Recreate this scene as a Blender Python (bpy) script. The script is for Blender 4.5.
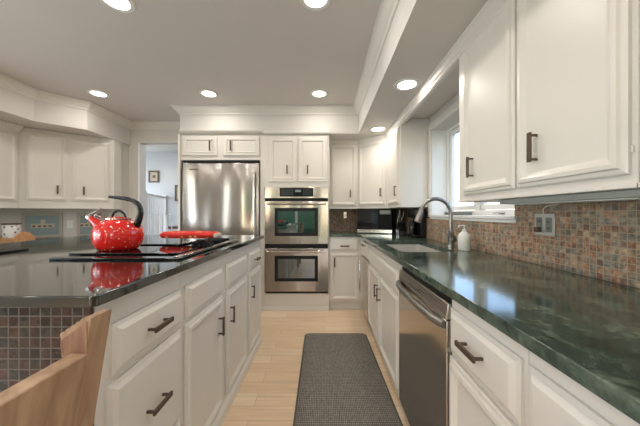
import bpy, bmesh, math, random
from mathutils import Vector, Matrix
random.seed(7)
for o in list(bpy.data.objects):
    bpy.data.objects.remove(o)
S = bpy.context.scene
COL = S.collection

# ---------------------------------------------------------------- camera, world, exposure
cam_d = bpy.data.cameras.new('camera'); cam = bpy.data.objects.new('camera', cam_d); COL.objects.link(cam)
cam.location = (0, 0, 1.169); cam.rotation_euler = (math.pi/2, 0, 0)
cam_d.sensor_width = 36; cam_d.lens = 265/640*36; cam_d.shift_x = -4/640; cam_d.shift_y = 0.5/640
cam_d.clip_start = 0.02
S.camera = cam
W = bpy.data.worlds.new('world'); S.world = W; W.use_nodes = True
wn = W.node_tree.nodes; wl = W.node_tree.links
bg = wn['Background']
sky = wn.new('ShaderNodeTexSky'); sky.sky_type = 'NISHITA'; sky.sun_disc = False
sky.sun_elevation = math.radians(38); sky.sun_rotation = math.radians(200)
wl.new(sky.outputs[0], bg.inputs[0]); bg.inputs[1].default_value = 0.85
S.view_settings.view_transform = 'Standard'; S.view_settings.look = 'None'
S.view_settings.gamma = 1; S.view_settings.exposure = -0.17; S.view_settings.use_curve_mapping = False
CAN_POWER = 4.3; CAN_COL = (1.0, 0.93, 0.85); CAN_EMIT = 9.0

def added_window_fill(name, loc, rot, sx, sy, power):
    ld = bpy.data.lights.new(name, 'AREA'); ld.shape = 'RECTANGLE'; ld.size = sx; ld.size_y = sy; ld.energy = power; ld.color = (.80, .89, 1.0)
    lo = bpy.data.objects.new(name, ld); COL.objects.link(lo); lo.location = loc; lo.rotation_euler = rot
added_window_fill('added_fill_left_window', (-4.25, -.3, .95), (0, -math.radians(118), 0), 1.5, 3.2, 110)  # added area lamp outside the left window, tilted up to brighten the ceiling
added_window_fill('added_fill_hall_window', (-4.5, 4.65, 1.5), (0, -math.pi/2, 0), 1.4, 1.3, 32)  # added area lamp brightening the hall from outside its unseen window

# ---------------------------------------------------------------- materials
def new_mat(name):
    m = bpy.data.materials.new(name); m.use_nodes = True
    nt = m.node_tree; b = nt.nodes['Principled BSDF']
    return m, nt, b
def simple(name, col, rough=.5, metal=0, spec=.5, coat=0, ior=1.5, bump=0, bscale=60, emit=None, estr=0):
    m, nt, b = new_mat(name)
    b.inputs['Base Color'].default_value = (*col, 1); b.inputs['Roughness'].default_value = rough
    b.inputs['Metallic'].default_value = metal; b.inputs['IOR'].default_value = ior
    b.inputs['Specular IOR Level'].default_value = spec; b.inputs['Coat Weight'].default_value = coat
    n = nt.nodes.new('ShaderNodeTexNoise'); n.inputs['Scale'].default_value = bscale
    tc = nt.nodes.new('ShaderNodeTexCoord'); nt.links.new(tc.outputs['Object'], n.inputs['Vector'])
    if bump:
        bp = nt.nodes.new('ShaderNodeBump'); bp.inputs['Strength'].default_value = bump; bp.inputs['Distance'].default_value = .002
        nt.links.new(n.outputs[0], bp.inputs['Height']); nt.links.new(bp.outputs[0], b.inputs['Normal'])
    # faint tonal variation so that nothing is perfectly flat
    mx = nt.nodes.new('ShaderNodeMix'); mx.data_type = 'RGBA'
    n2 = nt.nodes.new('ShaderNodeTexNoise'); n2.inputs['Scale'].default_value = 3.0
    nt.links.new(tc.outputs['Object'], n2.inputs['Vector']); nt.links.new(n2.outputs[0], mx.inputs[0])
    mx.inputs[6].default_value = (*[c*.97 for c in col], 1); mx.inputs[7].default_value = (*[min(1, c*1.03) for c in col], 1)
    nt.links.new(mx.outputs[2], b.inputs['Base Color'])
    if emit:
        b.inputs['Emission Color'].default_value = (*emit, 1); b.inputs['Emission Strength'].default_value = estr
    return m
def ramp(nt, stops):
    r = nt.nodes.new('ShaderNodeValToRGB'); e = r.color_ramp.elements
    while len(e) < len(stops): e.new(.5)
    for i, (p, c) in enumerate(stops): e[i].position = p; e[i].color = (*c, 1)
    return r
def math_n(nt, op, a, b=None):
    n = nt.nodes.new('ShaderNodeMath'); n.operation = op
    for i, v in enumerate((a, b)):
        if v is None: continue
        if isinstance(v, (int, float)): n.inputs[i].default_value = v
        else: nt.links.new(v, n.inputs[i])
    return n.outputs[0]
def mosaic(name, ax, pitch, stops, grout, rough=.35, sx=1.0):
    m, nt, b = new_mat(name)
    tc = nt.nodes.new('ShaderNodeTexCoord'); sp = nt.nodes.new('ShaderNodeSeparateXYZ'); nt.links.new(tc.outputs['Object'], sp.inputs[0])
    u = math_n(nt, 'DIVIDE', sp.outputs[ax], pitch*sx); v = math_n(nt, 'DIVIDE', sp.outputs[2], pitch)
    fu, fv = math_n(nt, 'FLOOR', u), math_n(nt, 'FLOOR', v)
    cu, cv = math_n(nt, 'FRACT', u), math_n(nt, 'FRACT', v)
    cb = nt.nodes.new('ShaderNodeCombineXYZ'); nt.links.new(fu, cb.inputs[0]); nt.links.new(fv, cb.inputs[1])
    wnz = nt.nodes.new('ShaderNodeTexWhiteNoise'); wnz.noise_dimensions = '2D'; nt.links.new(cb.outputs[0], wnz.inputs['Vector'])
    r = ramp(nt, stops); r.color_ramp.interpolation = 'LINEAR'; nt.links.new(wnz.outputs['Value'], r.inputs[0])
    # mottling inside a tile
    nz = nt.nodes.new('ShaderNodeTexNoise'); nz.inputs['Scale'].default_value = 70; nz.inputs['Detail'].default_value = 4
    nt.links.new(tc.outputs['Object'], nz.inputs['Vector'])
    mul = nt.nodes.new('ShaderNodeMix'); mul.data_type = 'RGBA'; mul.blend_type = 'OVERLAY'; mul.inputs[0].default_value = .8
    ct = ramp(nt, [(.36, (.24, .24, .24)), (.64, (.8, .8, .8))]); nt.links.new(nz.outputs[0], ct.inputs[0])
    nt.links.new(r.outputs[0], mul.inputs[6]); nt.links.new(ct.outputs[0], mul.inputs[7])
    du = math_n(nt, 'ABSOLUTE', math_n(nt, 'SUBTRACT', cu, .5)); dv = math_n(nt, 'ABSOLUTE', math_n(nt, 'SUBTRACT', cv, .5))
    d = math_n(nt, 'MAXIMUM', du, dv); g = math_n(nt, 'GREATER_THAN', d, .44)
    mx = nt.nodes.new('ShaderNodeMix'); mx.data_type = 'RGBA'; nt.links.new(g, mx.inputs[0])
    nt.links.new(mul.outputs[2], mx.inputs[6]); mx.inputs[7].default_value = (*grout, 1)
    nt.links.new(mx.outputs[2], b.inputs['Base Color'])
    rg = math_n(nt, 'ADD', math_n(nt, 'MULTIPLY', g, .5), rough); nt.links.new(rg, b.inputs['Roughness'])
    bp = nt.nodes.new('ShaderNodeBump'); bp.inputs['Strength'].default_value = .5; bp.inputs['Distance'].default_value = .002
    h = math_n(nt, 'ADD', math_n(nt, 'SUBTRACT', 1.0, g), math_n(nt, 'MULTIPLY', wnz.outputs['Value'], .5))
    nt.links.new(h, bp.inputs['Height']); nt.links.new(bp.outputs[0], b.inputs['Normal'])
    return m
def stone(name, dark, mid, light, rough, ior):
    m, nt, b = new_mat(name)
    tc = nt.nodes.new('ShaderNodeTexCoord'); mp = nt.nodes.new('ShaderNodeMapping'); mp.inputs['Scale'].default_value = (8, 6, 8)
    mp.inputs['Rotation'].default_value = (0, 0, .5)
    nt.links.new(tc.outputs['Object'], mp.inputs[0])
    n1 = nt.nodes.new('ShaderNodeTexNoise'); n1.inputs['Scale'].default_value = 1.0; n1.inputs['Detail'].default_value = 9; n1.inputs['Roughness'].default_value = .74; n1.inputs['Distortion'].default_value = .35
    nt.links.new(mp.outputs[0], n1.inputs['Vector'])
    r = ramp(nt, [(.33, dark), (.5, mid), (.68, light)]); nt.links.new(n1.outputs[0], r.inputs[0])
    n2 = nt.nodes.new('ShaderNodeTexNoise'); n2.inputs['Scale'].default_value = 60; n2.inputs['Detail'].default_value = 4
    nt.links.new(tc.outputs['Object'], n2.inputs['Vector'])
    mul = nt.nodes.new('ShaderNodeMix'); mul.data_type = 'RGBA'; mul.blend_type = 'OVERLAY'; mul.inputs[0].default_value = .8
    nt.links.new(r.outputs[0], mul.inputs[6]); nt.links.new(n2.outputs[0], mul.inputs[7])
    nt.links.new(mul.outputs[2], b.inputs['Base Color'])
    b.inputs['Roughness'].default_value = rough; b.inputs['IOR'].default_value = ior
    return m
def planks():
    m, nt, b = new_mat('maple_planks')
    tc = nt.nodes.new('ShaderNodeTexCoord')
    br = nt.nodes.new('ShaderNodeTexBrick'); br.inputs['Scale'].default_value = 1; br.inputs['Brick Width'].default_value = 1.15; br.inputs['Row Height'].default_value = .115
    br.inputs['Mortar Size'].default_value = .0012; br.inputs['Mortar Smooth'].default_value = .2; br.inputs['Bias'].default_value = 0; br.offset = .37
    br.inputs['Color1'].default_value = (.84, .63, .42, 1); br.inputs['Color2'].default_value = (.92, .74, .54, 1); br.inputs['Mortar'].default_value = (.50, .32, .18, 1)
    nt.links.new(tc.outputs['Object'], br.inputs['Vector'])
    mp = nt.nodes.new('ShaderNodeMapping'); mp.inputs['Scale'].default_value = (1.5, 22, 1); nt.links.new(tc.outputs['Object'], mp.inputs[0])
    nz = nt.nodes.new('ShaderNodeTexNoise'); nz.inputs['Scale'].default_value = 2; nz.inputs['Detail'].default_value = 6; nz.inputs['Distortion'].default_value = .6
    nt.links.new(mp.outputs[0], nz.inputs['Vector'])
    r = ramp(nt, [(.3, (.80, .78, .75)), (.7, (1, 1, 1))]); nt.links.new(nz.outputs[0], r.inputs[0])
    mx = nt.nodes.new('ShaderNodeMix'); mx.data_type = 'RGBA'; mx.blend_type = 'MULTIPLY'; mx.inputs[0].default_value = .8
    nt.links.new(br.outputs[0], mx.inputs[6]); nt.links.new(r.outputs[0], mx.inputs[7]); nt.links.new(mx.outputs[2], b.inputs['Base Color'])
    b.inputs['Roughness'].default_value = .32
    return m
def wood(name, c1, c2, rough=.45, scale=(2, 30, 30)):
    m, nt, b = new_mat(name)
    tc = nt.nodes.new('ShaderNodeTexCoord'); mp = nt.nodes.new('ShaderNodeMapping'); mp.inputs['Scale'].default_value = scale; nt.links.new(tc.outputs['Object'], mp.inputs[0])
    nz = nt.nodes.new('ShaderNodeTexNoise'); nz.inputs['Scale'].default_value = 1; nz.inputs['Detail'].default_value = 7; nz.inputs['Distortion'].default_value = 1.5
    nt.links.new(mp.outputs[0], nz.inputs['Vector'])
    r = ramp(nt, [(.3, c1), (.7, c2)]); nt.links.new(nz.outputs[0], r.inputs[0]); nt.links.new(r.outputs[0], b.inputs['Base Color'])
    b.inputs['Roughness'].default_value = rough
    return m
def steel(name, col=(.62, .59, .56), rough=.25, wave=0.0, wscale=7.0, brush=(900, 900, 4), waxis=0):
    m, nt, b = new_mat(name)
    b.inputs['Base Color'].default_value = (*col, 1); b.inputs['Metallic'].default_value = 1
    tc = nt.nodes.new('ShaderNodeTexCoord'); mp = nt.nodes.new('ShaderNodeMapping'); mp.inputs['Scale'].default_value = brush; nt.links.new(tc.outputs['Object'], mp.inputs[0])
    nz = nt.nodes.new('ShaderNodeTexNoise'); nz.inputs['Scale'].default_value = 1; nz.inputs['Detail'].default_value = 2; nt.links.new(mp.outputs[0], nz.inputs['Vector'])
    rr = math_n(nt, 'ADD', math_n(nt, 'MULTIPLY', nz.outputs[0], .12), rough-.06); nt.links.new(rr, b.inputs['Roughness'])
    if wave:
        mp2 = nt.nodes.new('ShaderNodeMapping'); s = [.7, .7, .7]; s[waxis] = wscale; mp2.inputs['Scale'].default_value = s; nt.links.new(tc.outputs['Object'], mp2.inputs[0])
        n2 = nt.nodes.new('ShaderNodeTexNoise'); n2.inputs['Scale'].default_value = 1; n2.inputs['Detail'].default_value = .5; nt.links.new(mp2.outputs[0], n2.inputs['Vector'])
        bp = nt.nodes.new('ShaderNodeBump'); bp.inputs['Strength'].default_value = 1; bp.inputs['Distance'].default_value = wave
        nt.links.new(n2.outputs[0], bp.inputs['Height']); nt.links.new(bp.outputs[0], b.inputs['Normal'])
    return m
def pane_mat():
    m = bpy.data.materials.new('window_glass'); m.use_nodes = True; nt = m.node_tree
    nt.nodes.remove(nt.nodes['Principled BSDF']); out = nt.nodes['Material Output']
    t = nt.nodes.new('ShaderNodeBsdfTransparent'); g = nt.nodes.new('ShaderNodeBsdfGlossy'); g.inputs['Roughness'].default_value = .02
    mx = nt.nodes.new('ShaderNodeMixShader'); mx.inputs[0].default_value = .08
    nt.links.new(t.outputs[0], mx.inputs[1]); nt.links.new(g.outputs[0], mx.inputs[2]); nt.links.new(mx.outputs[0], out.inputs[0])
    return m
def dots_mat():
    m, nt, b = new_mat('red_enamel_dots')
    tc = nt.nodes.new('ShaderNodeTexCoord')
    v = nt.nodes.new('ShaderNodeTexVoronoi'); v.inputs['Scale'].default_value = 55; v.inputs['Randomness'].default_value = .55
    nt.links.new(tc.outputs['Object'], v.inputs['Vector'])
    r = ramp(nt, [(.14, (.85, .68, .50)), (.19, (.72, .018, .012))]); nt.links.new(v.outputs['Distance'], r.inputs[0]); nt.links.new(r.outputs[0], b.inputs['Base Color'])
    b.inputs['Roughness'].default_value = .12; b.inputs['Coat Weight'].default_value = .5
    return m
def weave_mat():
    m, nt, b = new_mat('mat_weave')
    tc = nt.nodes.new('ShaderNodeTexCoord'); sp = nt.nodes.new('ShaderNodeSeparateXYZ'); nt.links.new(tc.outputs['Object'], sp.inputs[0])
    u = math_n(nt, 'DIVIDE', sp.outputs[0], .0105); v = math_n(nt, 'DIVIDE', sp.outputs[1], .016)
    a = math_n(nt, 'FLOOR', u); c = math_n(nt, 'FLOOR', v)
    su = math_n(nt, 'ABSOLUTE', math_n(nt, 'SUBTRACT', math_n(nt, 'FRACT', u), .5)); sv = math_n(nt, 'ABSOLUTE', math_n(nt, 'SUBTRACT', math_n(nt, 'FRACT', v), .5))
    d = math_n(nt, 'MAXIMUM', su, sv)
    cb = nt.nodes.new('ShaderNodeCombineXYZ'); nt.links.new(a, cb.inputs[0]); nt.links.new(c, cb.inputs[1])
    w = nt.nodes.new('ShaderNodeTexWhiteNoise'); w.noise_dimensions = '2D'; nt.links.new(cb.outputs[0], w.inputs['Vector'])
    dd = math_n(nt, 'ADD', d, math_n(nt, 'MULTIPLY', w.outputs['Value'], .12))
    r = ramp(nt, [(.28, (.28, .26, .225)), (.50, (.08, .075, .065))]); nt.links.new(dd, r.inputs[0]); nt.links.new(r.outputs[0], b.inputs['Base Color'])
    b.inputs['Roughness'].default_value = .8
    bp = nt.nodes.new('ShaderNodeBump'); bp.inputs['Strength'].default_value = .6; bp.inputs['Distance'].default_value = .002
    nt.links.new(math_n(nt, 'SUBTRACT', 1.0, d), bp.inputs['Height']); nt.links.new(bp.outputs[0], b.inputs['Normal'])
    return m
M = {}
M['cab'] = simple('cabinet_paint', (.72, .685, .63), .34)
M['trimw'] = simple('trim_paint', (.74, .71, .66), .4)
M['wall'] = simple('wall_paint', (.66, .63, .59), .6, bump=.1, bscale=200)
M['ceil'] = simple('ceiling_paint', (.66, .63, .60), .7, bump=.15, bscale=120)
M['winw'] = simple('window_paint', (.80, .80, .77), .4)
M['hallw'] = simple('hall_paint', (.56, .58, .62), .6)
M['hallt'] = simple('hall_trim_paint', (.88, .90, .93), .4)
M['bronze'] = simple('bronze', (.12, .085, .062), .34, metal=.7)
M['black'] = simple('black_plastic', (.006, .006, .006), .25)
M['blackgl'] = simple('black_glass', (.004, .004, .005), .04, ior=1.45)
M['dispblack'] = simple('display_black', (.005, .005, .006), .5, spec=.15)
M['mattblack'] = simple('matt_black', (.008, .0075, .007), .55, spec=.3)
M['ovenglass'] = simple('oven_glass', (.02, .04, .035), .03, ior=2.8)  # green in the base colour stands in for reflected garden greenery
M['white'] = simple('white_ceramic', (.8, .78, .72), .25)
M['silver'] = steel('bright_steel', (.7, .68, .65), .15)
M['nickel'] = steel('brushed_nickel', (.33, .32, .30), .3)
M['fridge'] = steel('fridge_steel', (.40, .375, .36), .18, wave=.06, wscale=3.2)
M['oven'] = steel('oven_steel', (.50, .455, .42), .20, wave=.016, wscale=6, brush=(4, 900, 900))
M['dw'] = steel('dishwasher_steel', (.50, .46, .42), .13, brush=(900, 4, 900))
M['dwl'] = steel('dishwasher_panel_steel', (.66, .62, .57), .28, brush=(900, 4, 900))
M['sink'] = simple('sink_enamel', (.46, .44, .40), .25)
M['stone'] = stone('green_granite', (.012, .020, .016), (.052, .078, .060), (.17, .21, .16), .11, 1.6)
M['stone2'] = stone('dark_green_granite', (.006, .009, .007), (.012, .016, .013), (.035, .05, .04), .06, 2.15)
SL = [(0, (.22, .105, .06)), (.15, (.36, .19, .11)), (.32, (.38, .25, .16)), (.48, (.21, .165, .12)), (.62, (.22, .20, .16)), (.78, (.42, .30, .19)), (.9, (.17, .13, .10)), (1, (.28, .14, .08))]
M['tileY'] = mosaic('slate_mosaic_side', 1, .0262, SL, (.42, .34, .25))
M['tileX'] = mosaic('slate_mosaic_back', 0, .0262, SL, (.36, .29, .21))
SD = [(0, (.018, .010, .008)), (.25, (.055, .020, .014)), (.5, (.034, .023, .017)), (.65, (.024, .025, .020)), (.85, (.065, .030, .02)), (1, (.014, .011, .010))]
M['tileI'] = mosaic('dark_mosaic', 0, .0268, SD, (.12, .098, .078), rough=.2)
M['floor'] = planks()
M['chair'] = wood('chair_wood', (.30, .18, .105), (.50, .33, .21), scale=(25, 25, 2.5))
M['chair_end'] = wood('chair_end_wood', (.20, .09, .05), (.38, .20, .12), scale=(30, 30, 6))
M['tray'] = wood('tray_wood', (.50, .24, .10), (.66, .36, .18))
M['glass'] = pane_mat()
M['red'] = dots_mat()
M['redpl'] = simple('red_enamel', (.70, .018, .012), .15, coat=.5)
M['mat'] = weave_mat()
M['matedge'] = simple('mat_edge', (.09, .085, .07), .8)
M['emit'] = simple('lamp_lens', (1, 1, 1), .5, emit=(1, .93, .82), estr=CAN_EMIT)
M['teal'] = simple('teal_picture', (.25, .33, .34), .4)
M['picdark'] = simple('picture_dark', (.10, .07, .05), .5)
M['cream'] = simple('cream_paint', (.55, .49, .38), .5)
M['piccream'] = simple('picture_cream', (.46, .41, .34), .5)
M['greymetal'] = simple('grey_green_metal', (.20, .22, .20), .4, metal=.2)
M['fixture'] = simple('fixture_grey', (.42, .43, .40), .45)
M['plate'] = simple('plate_metal', (.50, .49, .46), .35, metal=.5)
M['disp'] = simple('display_marks', (.20, .26, .28), .4)
M['tablered'] = simple('dark_red_wood', (.10, .025, .02), .3)
M['leaf'] = simple('leaves', (.10, .20, .08), .7, bump=1, bscale=12)
M['grass'] = simple('grass', (.10, .24, .05), .9)
def mitt():
    m, nt, b = new_mat('red_print_cloth')
    tc = nt.nodes.new('ShaderNodeTexCoord'); n = nt.nodes.new('ShaderNodeTexVoronoi'); n.inputs['Scale'].default_value = 30
    nt.links.new(tc.outputs['Object'], n.inputs['Vector'])
    r = ramp(nt, [(.22, (.80, .50, .20)), (.30, (.68, .035, .02)), (.8, (.60, .02, .015))]); nt.links.new(n.outputs['Distance'], r.inputs[0])
    nt.links.new(r.outputs[0], b.inputs['Base Color']); b.inputs['Roughness'].default_value = .8
    return m
M['mitt'] = mitt()
def spotted():
    m, nt, b = new_mat('spotted_ceramic')
    tc = nt.nodes.new('ShaderNodeTexCoord'); n = nt.nodes.new('ShaderNodeTexVoronoi'); n.inputs['Scale'].default_value = 30
    nt.links.new(tc.outputs['Object'], n.inputs['Vector'])
    r = ramp(nt, [(.22, (.06, .06, .08)), (.32, (.72, .70, .66))]); nt.links.new(n.outputs['Distance'], r.inputs[0])
    nt.links.new(r.outputs[0], b.inputs['Base Color']); b.inputs['Roughness'].default_value = .3
    return m
M['spot'] = spotted()

# ---------------------------------------------------------------- mesh helpers
class MB:
    def __init__(s): s.v = []; s.f = []
    def box(s, x0, x1, y0, y1, z0, z1):
        n = len(s.v)
        s.v += [Vector(p) for p in ((x0,y0,z0),(x1,y0,z0),(x1,y1,z0),(x0,y1,z0),(x0,y0,z1),(x1,y0,z1),(x1,y1,z1),(x0,y1,z1))]
        s.f += [[n+i for i in q] for q in ((0,3,2,1),(4,5,6,7),(0,1,5,4),(1,2,6,5),(2,3,7,6),(3,0,4,7))]
        return s
    def obox(s, c, u, v, n, w, h, d):      # oriented box: corner c, axes u v n with lengths
        k = len(s.v); c = Vector(c); u = Vector(u)*w; v = Vector(v)*h; n = Vector(n)*d
        s.v += [c, c+u, c+u+v, c+v, c+n, c+u+n, c+u+v+n, c+v+n]
        s.f += [[k+i for i in q] for q in ((0,3,2,1),(4,5,6,7),(0,1,5,4),(1,2,6,5),(2,3,7,6),(3,0,4,7))]
        return s
    def prism(s, pts, z0, z1):             # pts (x,y)
        n = len(s.v); k = len(pts)
        s.v += [Vector((x, y, z0)) for x, y in pts] + [Vector((x, y, z1)) for x, y in pts]
        s.f += [[n+i for i in reversed(range(k))], [n+k+i for i in range(k)]]
        s.f += [[n+i, n+(i+1) % k, n+k+(i+1) % k, n+k+i] for i in range(k)]
        return s
    def extr(s, pts, d):                   # closed loop of 3D points extruded by d
        n = len(s.v); k = len(pts); d = Vector(d); pts = [Vector(p) for p in pts]
        s.v += pts + [p+d for p in pts]
        s.f += [[n+i for i in reversed(range(k))], [n+k+i for i in range(k)]]
        s.f += [[n+i, n+(i+1) % k, n+k+(i+1) % k, n+k+i] for i in range(k)]
        return s
    def panel(s, o, u, v, nrm, w, h, rings):
        o, u, v, nrm = Vector(o), Vector(u), Vector(v), Vector(nrm)
        first = len(s.v)
        for ins, ht in rings:
            for a, b in ((ins, ins), (w-ins, ins), (w-ins, h-ins), (ins, h-ins)):
                s.v.append(o + u*a + v*b + nrm*ht)
        s.f.append([first+3, first+2, first+1, first])
        for i in range(len(rings)-1):
            a = first+i*4; b = a+4
            for j in range(4): s.f.append([a+j, a+(j+1) % 4, b+(j+1) % 4, b+j])
        a = first+(len(rings)-1)*4; s.f.append([a, a+1, a+2, a+3])
        return s
    def tube(s, pts, rad, seg=12, flat=None, cap=True):
        pts = [Vector(p) for p in pts]; k = len(pts)
        if isinstance(rad, (int, float)): rad = [rad]*k
        n0 = len(s.v); up = None
        for i, p in enumerate(pts):
            t = (pts[min(i+1, k-1)] - pts[max(i-1, 0)]).normalized()
            if up is None:
                up = Vector((0, 1, 0)) if abs(t.y) < .9 else Vector((1, 0, 0))
            a = (up - t*up.dot(t)).normalized(); up = a; b = t.cross(a)
            fl = flat if flat else 1
            for j in range(seg):
                th = 2*math.pi*j/seg
                s.v.append(p + a*math.cos(th)*rad[i]*fl + b*math.sin(th)*rad[i])
        for i in range(k-1):
            for j in range(seg):
                a = n0+i*seg+j; b = n0+i*seg+(j+1) % seg
                s.f.append([a, b, b+seg, a+seg])
        if cap:
            s.f.append([n0+j for j in reversed(range(seg))]); s.f.append([n0+(k-1)*seg+j for j in range(seg)])
        return s
    def lathe(s, c, prof, seg=32, cap=True):   # prof (r,z)
        n0 = len(s.v); c = Vector(c)
        for r, z in prof:
            for j in range(seg):
                th = 2*math.pi*j/seg
                s.v.append(c + Vector((r*math.cos(th), r*math.sin(th), z)))
        for i in range(len(prof)-1):
            for j in range(seg):
                a = n0+i*seg+j; b = n0+i*seg+(j+1) % seg
                s.f.append([a, b, b+seg, a+seg])
        if cap:
            s.f.append([n0+j for j in reversed(range(seg))]); s.f.append([n0+(len(prof)-1)*seg+j for j in range(seg)])
        return s
def smooth_curve(pts, n=6):
    pts = [Vector(p) for p in pts]; out = []
    for i in range(len(pts)-1):
        p0 = pts[max(i-1, 0)]; p1 = pts[i]; p2 = pts[i+1]; p3 = pts[min(i+2, len(pts)-1)]
        for k in range(n):
            t = k/n
            out.append(.5*((2*p1)+(p2-p0)*t+(2*p0-5*p1+4*p2-p3)*t*t+(3*p1-p0-3*p2+p3)*t*t*t))
    out.append(pts[-1]); return out
def rootloc(p):
    v = Vector((0, 0, 0))
    while p is not None: v += Vector(p.location); p = p.parent
    return v
def build(name, mb, mat, parent=None, bevel=0, smooth=False, origin=None, seg=2, subsurf=0):
    off = rootloc(parent) if parent is not None else Vector(origin or (0, 0, 0))
    me = bpy.data.meshes.new(name)
    me.from_pydata([tuple(v-off) for v in mb.v], [], mb.f); me.update()
    bm = bmesh.new(); bm.from_mesh(me); bmesh.ops.recalc_face_normals(bm, faces=bm.faces); bm.to_mesh(me); bm.free()
    me.materials.append(M[mat])
    o = bpy.data.objects.new(name, me); COL.objects.link(o)
    if parent is not None: o.parent = parent
    elif origin: o.location = origin
    if bevel:
        b = o.modifiers.new('bevel', 'BEVEL'); b.width = bevel; b.segments = seg; b.limit_method = 'ANGLE'; b.angle_limit = math.radians(40)
    if subsurf:
        q = o.modifiers.new('sub', 'SUBSURF'); q.levels = subsurf; q.render_levels = subsurf
    if smooth or bevel or subsurf:
        for p in me.polygons: p.use_smooth = True
        if not subsurf:
            me.set_sharp_from_angle(angle=math.radians(40))
    return o
def tag(o, label, cat, group=None):
    o['label'] = label; o['category'] = cat
    if group: o['group'] = group
    return o
def struct(o):
    o['kind'] = 'structure'; return o
def thing(name, loc, label, cat, group=None):
    o = bpy.data.objects.new(name, None); COL.objects.link(o); o.location = loc; o.empty_display_size = .05
    return tag(o, label, cat, group)

DOOR = [(0, 0), (0, .010), (.005, .013), (.014, .014), (.018, .021), (.030, .0225), (.036, .018), (.050, .010), (.056, .0095)]
DOOR_S = [(0, 0), (0, .012), (.005, .018), (.034, .018), (.037, .0215), (.043, .0215), (.050, .011), (.056, .010)]
DRAW = [(0, 0), (0, .007), (.007, .009), (.012, .010), (.024, .019), (.028, .019)]
X, Y, Z = Vector((1, 0, 0)), Vector((0, 1, 0)), Vector((0, 0, 1))
def handle(parent, c, along, nrm, L=.10):
    """square bar pull with two posts; c = centre on the door surface"""
    c = Vector(c); a = Vector(along); n = Vector(nrm); s = a.cross(n)
    mb = MB(); w = .016
    mb.obox(c - a*L/2 - s*w/2 + n*.024, a, s, n, L, w, .008)
    for k in (-1, 1):
        mb.obox(c + a*(k*L*.41-.004) - s*.004, a, s, n, .008, .008, .026)
    return build('handle', mb, 'bronze', parent, bevel=.0012)
def front(root, kind, o, u, nrm, w, h, hd=None, horiz=False, rings=None, L=.10):
    mb = MB().panel(o, u, Z, nrm, w, h, rings or (DRAW if kind != 'door' else DOOR))
    d = build(kind, mb, 'cab', root, bevel=0)
    if hd:
        u = Vector(u); nrm = Vector(nrm)
        c = Vector(o) + u*hd[0] + Z*hd[1] + nrm*(.010 if kind == 'door' and not horiz else .019)
        if kind == 'door' and (hd[0] < .05 or hd[0] > w-.05): c += nrm*.008
        handle(d, c, u if horiz else Z, nrm, L)
    return d
def crown(name, path, prof, ztop, mat, parent=None, closed=False):
    """sweep (out, down) profile along an xy path; positive offset is to the left of travel"""
    P = [Vector((a, b)) for a, b in path]; k = len(P); mb = MB()
    def nrm(a, b): d = (b-a).normalized(); return Vector((-d.y, d.x))
    for i in range(k):
        if i == 0: m = nrm(P[0], P[1]); sc = 1
        elif i == k-1: m = nrm(P[-2], P[-1]); sc = 1
        else:
            n1 = nrm(P[i-1], P[i]); n2 = nrm(P[i], P[i+1]); m = (n1+n2).normalized(); sc = 1/max(.3, m.dot(n1))
        for o_, d_ in prof:
            q = P[i] + m*(o_*sc); mb.v.append(Vector((q.x, q.y, ztop-d_)))
    n = len(prof)
    for i in range(k-1):
        for j in range(n):
            a = i*n+j; b = i*n+(j+1) % n
            mb.f.append([a, b, b+n, a+n])
    mb.f.append(list(range(n))); mb.f.append([(k-1)*n+j for j in range(n)])
    o = build(name, mb, mat, parent); return o
CROWN = [(0, 0), (.075, 0), (.075, .012), (.062, .020), (.050, .042), (.030, .064), (.016, .074), (.016, .084), (.006, .095), (0, .095)]
SCROWN = [(0, 0), (.036, 0), (.036, .010), (.026, .022), (.018, .040), (.008, .052), (.008, .064), (0, .070)]
TCROWN = [(0, 0), (.024, 0), (.024, .008), (.012, .024), (0, .030)]
def slab(outer, holes, z0, z1):
    bm = bmesh.new()
    def loop(pts):
        vs = [bm.verts.new((x, y, z1)) for x, y in pts]
        return [bm.edges.new((vs[i], vs[(i+1) % len(vs)])) for i in range(len(vs))]
    ed = loop(outer)
    for h in holes: ed += loop(h)
    r = bmesh.ops.triangle_fill(bm, edges=ed, use_beauty=True)
    fs = [g for g in r['geom'] if isinstance(g, bmesh.types.BMFace)]
    e = bmesh.ops.extrude_face_region(bm, geom=fs)
    for g in e['geom']:
        if isinstance(g, bmesh.types.BMVert): g.co.z = z0
    bm.verts.index_update(); bm.faces.ensure_lookup_table(); bmesh.ops.dissolve_limit(bm, angle_limit=.01, verts=bm.verts, edges=bm.edges) if False else None
    mb = MB(); mb.v = [v.co.copy() for v in bm.verts]; mb.f = [[v.index for v in f.verts] for f in bm.faces]; bm.free()
    return mb
def rrect(x0, x1, y0, y1, r, n=5):
    out = []
    for cx, cy, a0 in ((x1-r, y1-r, 0), (x0+r, y1-r, 90), (x0+r, y0+r, 180), (x1-r, y0+r, 270)):
        for k in range(n+1):
            a = math.radians(a0+90*k/n); out.append((cx+r*math.cos(a), cy+r*math.sin(a)))
    return out

H = 2.44; SOF = 2.126
XR = 1.058; YB = 3.80; YH = 3.72; XL = -3.66
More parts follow.
